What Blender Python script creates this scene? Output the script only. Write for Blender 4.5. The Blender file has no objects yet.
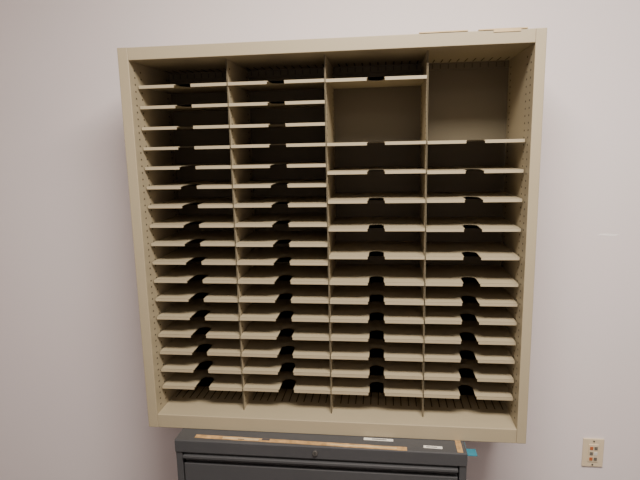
import bpy, bmesh, math, random
from mathutils import Matrix, Vector
random.seed(4)

# ---------------------------------------------------------------- materials
def mat(name, col, rough=0.5, noise=0.0, nscale=8.0, bump=0.0, bscale=300.0, metallic=0.0, spec=0.5):
    m = bpy.data.materials.new(name); m.use_nodes = True
    nt = m.node_tree; b = nt.nodes["Principled BSDF"]
    b.inputs["Roughness"].default_value = rough
    b.inputs["Metallic"].default_value = metallic
    b.inputs["Specular IOR Level"].default_value = spec
    tc = nt.nodes.new("ShaderNodeTexCoord")
    n = nt.nodes.new("ShaderNodeTexNoise"); n.inputs["Scale"].default_value = nscale
    n.inputs["Detail"].default_value = 4
    nt.links.new(tc.outputs["Object"], n.inputs["Vector"])
    r = nt.nodes.new("ShaderNodeValToRGB")
    r.color_ramp.elements[0].position = 0.3; r.color_ramp.elements[1].position = 0.7
    r.color_ramp.elements[0].color = (*[c*(1-noise) for c in col], 1)
    r.color_ramp.elements[1].color = (*[min(1, c*(1+noise)) for c in col], 1)
    nt.links.new(n.outputs["Fac"], r.inputs["Fac"])
    nt.links.new(r.outputs["Color"], b.inputs["Base Color"])
    if bump > 0:
        n2 = nt.nodes.new("ShaderNodeTexNoise"); n2.inputs["Scale"].default_value = bscale
        nt.links.new(tc.outputs["Object"], n2.inputs["Vector"])
        bp = nt.nodes.new("ShaderNodeBump"); bp.inputs["Strength"].default_value = bump
        bp.inputs["Distance"].default_value = 0.001
        nt.links.new(n2.outputs["Fac"], bp.inputs["Height"])
        nt.links.new(bp.outputs["Normal"], b.inputs["Normal"])
    return m

M_wall   = mat("wall_paint", (0.735, 0.665, 0.665), 0.75, 0.015, 1.5, 0.15, 180)
M_ceil   = mat("ceiling_tile", (0.70, 0.68, 0.65), 0.9, 0.02, 30)
M_floor  = mat("floor_carpet", (0.07, 0.065, 0.06), 0.95, 0.25, 120, 0.5, 400)
M_base   = mat("rubber_baseboard", (0.10, 0.09, 0.085), 0.5, 0.05)
M_beige  = mat("beige_enamel", (0.345, 0.29, 0.19), 0.42, 0.02, 5)
M_shelf  = mat("beige_shelf_enamel", (0.375, 0.315, 0.205), 0.42, 0.02, 5)
M_back_shaded   = mat("beige_back_shaded", (0.115, 0.093, 0.053), 0.6, 0.04, 5)  # sorter beige darkened: cubby shade is painted into the colour
M_slot   = mat("slot_dark", (0.06, 0.048, 0.03), 0.8)
M_gray   = mat("dark_gray_enamel", (0.055, 0.055, 0.058), 0.45, 0.06, 6, 0.1, 500)
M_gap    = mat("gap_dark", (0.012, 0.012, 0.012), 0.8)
M_chrome = mat("lock_metal", (0.30, 0.29, 0.27), 0.3, 0.0, metallic=0.9)
M_tape   = mat("masking_tape", (0.42, 0.25, 0.10), 0.7, 0.35, 45)
M_tape2  = mat("manila_paper", (0.50, 0.37, 0.20), 0.7, 0.15, 40)
M_white  = mat("white_label", (0.66, 0.63, 0.56), 0.6, 0.03, 20)
M_ink    = mat("label_ink", (0.06, 0.05, 0.05), 0.7)
M_blue   = mat("blue_tape", (0.02, 0.16, 0.22), 0.6, 0.15, 30)
M_almond = mat("almond_plastic", (0.66, 0.55, 0.38), 0.35, 0.01)
M_red    = mat("jack_orange", (0.42, 0.12, 0.04), 0.4)
M_green  = mat("jack_gray", (0.14, 0.13, 0.11), 0.4)
M_scuff  = mat("wall_filler", (0.92, 0.88, 0.86), 0.9, 0.05, 60)

# ---------------------------------------------------------------- helpers
def new_obj(name, bm, mt, parent=None, bevel=0.0):
    me = bpy.data.meshes.new(name); bm.normal_update(); bm.to_mesh(me); bm.free()
    o = bpy.data.objects.new(name, me); bpy.context.scene.collection.objects.link(o)
    me.materials.append(mt)
    if parent: o.parent = parent
    if bevel > 0:
        md = o.modifiers.new("bevel", "BEVEL"); md.width = bevel; md.segments = 2
        md.limit_method = 'ANGLE'
    return o
def add_box(bm, x0, x1, y0, y1, z0, z1):
    v = [bm.verts.new((x, y, z)) for z in (z0, z1) for (x, y) in ((x0, y0), (x1, y0), (x1, y1), (x0, y1))]
    for f in ((3, 2, 1, 0), (4, 5, 6, 7), (0, 1, 5, 4), (1, 2, 6, 5), (2, 3, 7, 6), (3, 0, 4, 7)):
        bm.faces.new([v[t] for t in f])
def boxes(name, lst, mt, parent=None, bevel=0.0):
    bm = bmesh.new()
    for b in lst: add_box(bm, *b)
    return new_obj(name, bm, mt, parent, bevel)
def empty(name, loc=(0, 0, 0)):
    e = bpy.data.objects.new(name, None); bpy.context.scene.collection.objects.link(e)
    e.empty_display_size = 0.1
    return e
def cyl(name, c, r, d, axis, mt, parent=None, seg=32, bevel=0.0):
    bm = bmesh.new()
    bmesh.ops.create_cone(bm, cap_ends=True, segments=seg, radius1=r, radius2=r, depth=d)
    if axis == 'y': bmesh.ops.rotate(bm, matrix=Matrix.Rotation(math.pi/2, 3, 'X'), verts=bm.verts)
    bmesh.ops.translate(bm, vec=c, verts=bm.verts)
    return new_obj(name, bm, mt, parent, bevel)

# ---------------------------------------------------------------- room
WY = 0.34
X0, X1, Y0, CZ = -1.9, 3.4, -3.6, 2.75
boxes("wall_back", [(X0-.1, X1+.1, WY, WY+.1, 0, CZ)], M_wall)
boxes("wall_left", [(X0-.1, X0, Y0, WY, 0, CZ)], M_wall)
boxes("wall_right", [(X1, X1+.1, Y0, WY, 0, CZ)], M_wall)
boxes("wall_front", [(X0-.1, X1+.1, Y0-.1, Y0, 0, CZ)], M_wall)
boxes("floor", [(X0-.1, X1+.1, Y0-.1, WY+.1, -.1, 0)], M_floor)
boxes("ceiling", [(X0-.1, X1+.1, Y0-.1, WY+.1, CZ, CZ+.1)], M_ceil)
boxes("baseboard_back", [(X0, X1, WY-.006, WY, 0, .1)], M_base)
boxes("baseboard_left", [(X0, X0+.006, Y0, WY-.006, 0, .1)], M_base)
boxes("baseboard_right", [(X1-.006, X1, Y0, WY-.006, 0, .1)], M_base)

# ---------------------------------------------------------------- literature sorter
Z0 = 0.72; XL, XR = -.004, 1.186; ZT = Z0+1.187
srt = empty("mail_sorter")
IL, IR = 0.028, 1.158
IB, IT = Z0+0.046, ZT-0.036
YB = 0.30
bm = bmesh.new()
add_box(bm, XL, IL, 0, .325, Z0, ZT)
add_box(bm, IR, XR, 0, .325, Z0, ZT)
new_obj("side_panels", bm, M_beige, srt, 0.002)
boxes("top_panel", [(IL, IR, 0.0005, .325, IT, ZT-.0005)], M_beige, srt, 0.0015)
boxes("bottom_panel", [(IL, IR, 0.0005, .325, Z0, IB)], M_beige, srt, 0.002)
boxes("back_panel", [(IL, IR, YB, .325, IB, IT)], M_back_shaded, srt)
divs = [0.305, 0.594, 0.884]
FR = 0.047
bm = bmesh.new()
for d in divs:
    add_box(bm, d-.0012, d+.0012, FR+.004, YB, IB, IT)
    add_box(bm, d-.0018, d+.0018, FR+.004, FR+.012, IB, IT)   # hemmed front edge
new_obj("dividers", bm, M_shelf, srt)
# perforations
bm = bmesh.new()
z = IB+.02
faces = [(IL, 1), (IR, -1)]
for d in divs: faces += [(d-.0012, -1), (d+.0012, 1)]
while z < IT-.01:
    for (fx, s) in faces:
        for y in (.074, .27):
            x0, x1 = sorted((fx, fx+s*.0004))
            add_box(bm, x0, x1, y-.0035, y+.0035, z-.0024, z+.0024)
    for (fx, s) in faces[:2]:
        x0, x1 = sorted((fx, fx+s*.0004))
        add_box(bm, x0, x1, .030, .037, z-.0024, z+.0024)
    z += .02
x = IL+.015
while x < IR-.01:       # divider slots in floor, top and the hanger rails
    add_box(bm, x-.0018, x+.0018, .12, .27, IB, IB+.0004)
    add_box(bm, x-.0018, x+.0018, .225, .285, IT-.0004, IT)
    add_box(bm, x-.0018, x+.0018, YB-.0065, YB-.006, IT-.018, IT-.004)
    add_box(bm, x-.0018, x+.0018, YB-.0065, YB-.006, IB+.003, IB+.017)
    x += .025
new_obj("slot_holes", bm, M_slot, srt)
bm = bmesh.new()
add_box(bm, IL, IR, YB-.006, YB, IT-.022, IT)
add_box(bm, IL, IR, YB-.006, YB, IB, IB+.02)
new_obj("hanger_rails", bm, M_back_shaded, srt)

def shelf(bm, xa, xb, z, yf=0.047, yb=0.297):
    """sheet with finger notch, folded front lip"""
    c = (xa+xb)/2; hw = .023; dep = .078; t = .0018; lip = .009; mr = .005
    pts = [(xa, yf), (c-hw-mr, yf)]
    for i in range(1, 5):     # rounded mouth
        a = i/5*math.pi/2
        pts.append((c-hw-mr+mr*math.sin(a), yf+mr*(1-math.cos(a))))
    pts.append((c-hw, yf+mr+.002))
    for i in range(0, 13):
        a = math.pi - i/12*math.pi
        pts.append((c+hw*math.cos(a), yf+dep-hw+hw*math.sin(a)))
    pts.append((c+hw, yf+mr+.002))
    for i in range(4, 0, -1):
        a = i/5*math.pi/2
        pts.append((c+hw+mr-mr*math.sin(a), yf+mr*(1-math.cos(a))))
    pts += [(c+hw+mr, yf), (xb, yf), (xb, yb), (xa, yb)]
    top = [bm.verts.new((p[0], p[1], z)) for p in pts]
    bot = [bm.verts.new((p[0], p[1], z-t)) for p in pts]
    bm.faces.new(top)
    bm.faces.new(list(reversed(bot)))
    n = len(pts)
    for i in range(n):
        j = (i+1) % n
        bm.faces.new((top[j], top[i], bot[i], bot[j]))
    add_box(bm, xa, c-hw-mr+.002, yf-.0012, yf+.0015, z-lip, z)
    add_box(bm, c+hw+mr-.002, xb, yf-.0012, yf+.0015, z-lip, z)

reg = [0.12+.06*k for k in range(17)]
c3 = [1.08, .90, .815, .73, .645, .56, .48, .42, .36, .30, .24, .18, .12]
c4 = [.90, .815, .73, .645, .56, .48, .42, .36, .30, .24, .18, .12]
edges = [IL]+divs+[IR]
for ci, lst in enumerate((reg, reg, c3, c4)):
    bm = bmesh.new()
    xa = edges[ci]+.0020; xb = edges[ci+1]-.0020
    if ci == 0: xa = IL+.004
    if ci == 3: xb = IR-.004
    for zz in lst:
        shelf(bm, xa, xb, Z0+zz+.004+random.uniform(-.0015, .0015))
    bmesh.ops.triangulate(bm, faces=[f for f in bm.faces if len(f.verts) > 4])
    bmesh.ops.recalc_face_normals(bm, faces=bm.faces)
    new_obj("shelves_column_%d" % (ci+1), bm, M_shelf, srt)
# old paper labels taped on the top edge
boxes("label_strip_1", [(.856, .984, -.0015, .05, ZT, ZT+.003)], M_tape2, srt)
boxes("label_strip_2", [(1.012, 1.137, -.0015, .05, ZT, ZT+.003), (1.05, 1.12, -.0015, 0, ZT-.006, ZT)], M_tape2, srt)

# ---------------------------------------------------------------- file cabinet
fc = empty("lateral_file_cabinet")
CX0, CX1, CY0, CY1 = 0.110, 1.005, -.068, .325
boxes("top", [(CX0, CX1, CY0, CY1, Z0-.042, Z0)], M_gray, fc, .003)
boxes("carcass", [(CX0+.001, CX0+.022, CY0+.004, CY1, .0, Z0-.042), (CX1-.022, CX1-.001, CY0+.004, CY1, .0, Z0-.042),
                  (CX0+.022, CX1-.022, CY1-.01, CY1, .0, Z0-.042), (CX0+.022, CX1-.022, CY0+.03, CY1-.01, .0, .05)], M_gray, fc, .002)
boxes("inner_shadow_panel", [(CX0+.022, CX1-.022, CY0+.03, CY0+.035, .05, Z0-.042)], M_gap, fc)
zt = Z0-.050
for i in range(2):
    za = zt-.30
    boxes("drawer_front_%d" % (i+1), [(CX0+.026, CX1-.026, CY0+.004, CY0+.026, za, zt-.03),
           (CX0+.026, CX1-.026, CY0-.004, CY0+.008, zt-.010, zt), (CX0+.026, CX1-.026, CY0+.018, CY0+.026, zt-.03, zt)], M_gray, fc, .002)
    boxes("label_holder_%d" % (i+1), [(.525, .595, CY0+.001, CY0+.005, zt-.12, zt-.09)], M_chrome, fc, .001)
    zt = za-.008
cyl("lock_body", (.555, CY0-.002, Z0-.020), .008, .008, 'y', M_chrome, fc, bevel=.001)
boxes("lock_keyway", [(.5542, .5558, CY0-.0066, CY0-.005, Z0-.025, Z0-.015)], M_gap, fc)

def strip(name, a, b, w, mt, h=.0008, z=Z0, parent=None):
    a = Vector(a); b = Vector(b); d = (b-a); n = Vector((-d.y, d.x)).normalized()*w/2
    bm = bmesh.new()
    N = 24
    rows = []
    for i in range(N+1):
        p = a+d*i/N
        j = random.uniform(-.05, .05)
        rows.append(((p-n*(1+j)), (p+n*(1+j))))
    for k in range(N):
        vs = []
        for zz in (z, z+h):
            for q in (rows[k][0], rows[k+1][0], rows[k+1][1], rows[k][1]):
                vs.append(bm.verts.new((q.x, q.y, zz)))
        for f in ((3, 2, 1, 0), (4, 5, 6, 7), (0, 1, 5, 4), (1, 2, 6, 5), (2, 3, 7, 6), (3, 0, 4, 7)):
            bm.faces.new([vs[t] for t in f])
    bmesh.ops.remove_doubles(bm, verts=bm.verts, dist=1e-5)
    return new_obj(name, bm, mt, parent)
strip("tape_strip_long", (.170, -.041), (.83, -.057), .018, M_tape, parent=fc)
strip("tape_patch_1", (.26, -.044), (.375, -.046), .011, M_tape2, .0012, parent=fc)
strip("tape_patch_2", (.60, -.053), (.80, -.0565), .007, M_tape2, .0012, parent=fc)
strip("tape_stain_1", (.385, -.043), (.41, -.0435), .009, M_ink, .0013, parent=fc)
strip("tape_stain_2", (.31, -.048), (.33, -.0485), .004, M_ink, .0013, parent=fc)
strip("paper_label_1", (.70, -.012), (.79, -.014), .012, M_white, parent=fc)
strip("label_text_1", (.725, -.0125), (.77, -.0138), .004, M_ink, .0012, parent=fc)
strip("paper_label_2", (.88, -.040), (.935, -.042), .012, M_white, parent=fc)
strip("label_text_2", (.888, -.041), (.92, -.042), .003, M_ink, .0012, parent=fc)
strip("tape_end", (.985, .02), (.985, -.062), .016, M_tape, parent=fc)
boxes("blue_tape_tab", [(CX1, CX1+.001, -.06, .0, Z0-.03, Z0-.004), (CX1, CX1+.030, -.055, -.020, Z0-.014, Z0-.012)], M_blue, fc)

# ---------------------------------------------------------------- wall jack plate
wp = empty("wall_jack_plate")
cx, cz = 1.5145, .499
boxes("plate", [(cx-.036, cx+.036, WY-.006, WY, cz-.055, cz+.055)], M_almond, wp, .002)
boxes("jack_block", [(cx-.017, cx+.017, WY-.009, WY-.005, cz-.034, cz+.034)], M_almond, wp, .001)
for i, (dz, m1, m2) in enumerate(((.02, M_red, M_green), (-.001, M_green, M_white), (-.022, M_red, M_green))):
    boxes("jack_%da" % i, [(cx-.013, cx-.002, WY-.0105, WY-.008, cz+dz-.006, cz+dz+.006)], m1, wp)
    boxes("jack_%db" % i, [(cx+.002, cx+.013, WY-.0105, WY-.008, cz+dz-.006, cz+dz+.006)], m2, wp)
for s in (-1, 1): cyl("screw_%d" % s, (cx, WY-.0065, cz+s*.046), .0032, .002, 'y', M_chrome, wp)
# filler streak on the wall
bm = bmesh.new()
vs = [bm.verts.new((1.512+.034*math.cos(a)+.004*math.sin(5*a), WY-.0006, 1.300+.0028*math.sin(a)+.001*math.cos(3*a))) for a in [k/20*2*math.pi for k in range(20)]]
bm.faces.new(vs)
r = bmesh.ops.extrude_face_region(bm, geom=bm.faces[:])
bmesh.ops.translate(bm, vec=(0, .0006, 0), verts=[v for v in r["geom"] if isinstance(v, bmesh.types.BMVert)])
bmesh.ops.recalc_face_normals(bm, faces=bm.faces)
new_obj("wall_filler_streak", bm, M_scuff)

# ---------------------------------------------------------------- lights
def area(name, loc, size, sizey, power, col, rot=(0, 0, 0)):
    l = bpy.data.lights.new(name, 'AREA'); l.shape = 'RECTANGLE'; l.size = size; l.size_y = sizey
    l.energy = power; l.color = col
    o = bpy.data.objects.new(name, l); bpy.context.scene.collection.objects.link(o)
    o.location = loc; o.rotation_euler = rot
    return o
warm = (1.0, 0.925, 0.84)
area("ceiling_light_main", (0.95, -1.1, 2.70), 1.2, .6, 116, warm)
area("ceiling_light_rear", (0.95, -2.9, 2.70), 1.2, .6, 14, warm)
w = bpy.data.worlds.new("world"); bpy.context.scene.world = w; w.use_nodes = True
w.node_tree.nodes["Background"].inputs[0].default_value = (1, .9, .8, 1)
w.node_tree.nodes["Background"].inputs[1].default_value = .1

# ---------------------------------------------------------------- camera
R = [[0.9925640234067687, -0.0001367017440787198, -0.12172362445803496],
     [0.11979909247079606, -0.1760258883161272, 0.9770686076656501],
     [-0.02156007610703673, -0.9843855281113957, -0.1747005871859259]]
m = Matrix([[R[i][0], -R[i][1], -R[i][2], 0] for i in range(3)]+[[0, 0, 0, 1]])
cd = bpy.data.cameras.new("camera"); cam = bpy.data.objects.new("camera", cd)
bpy.context.scene.collection.objects.link(cam)
m.translation = Vector((0.7629, -1.5044, 1.6122)); cam.matrix_world = m
cd.sensor_width = 36; cd.lens = 523.78*36/640; cd.clip_start = .01
bpy.context.scene.camera = cam
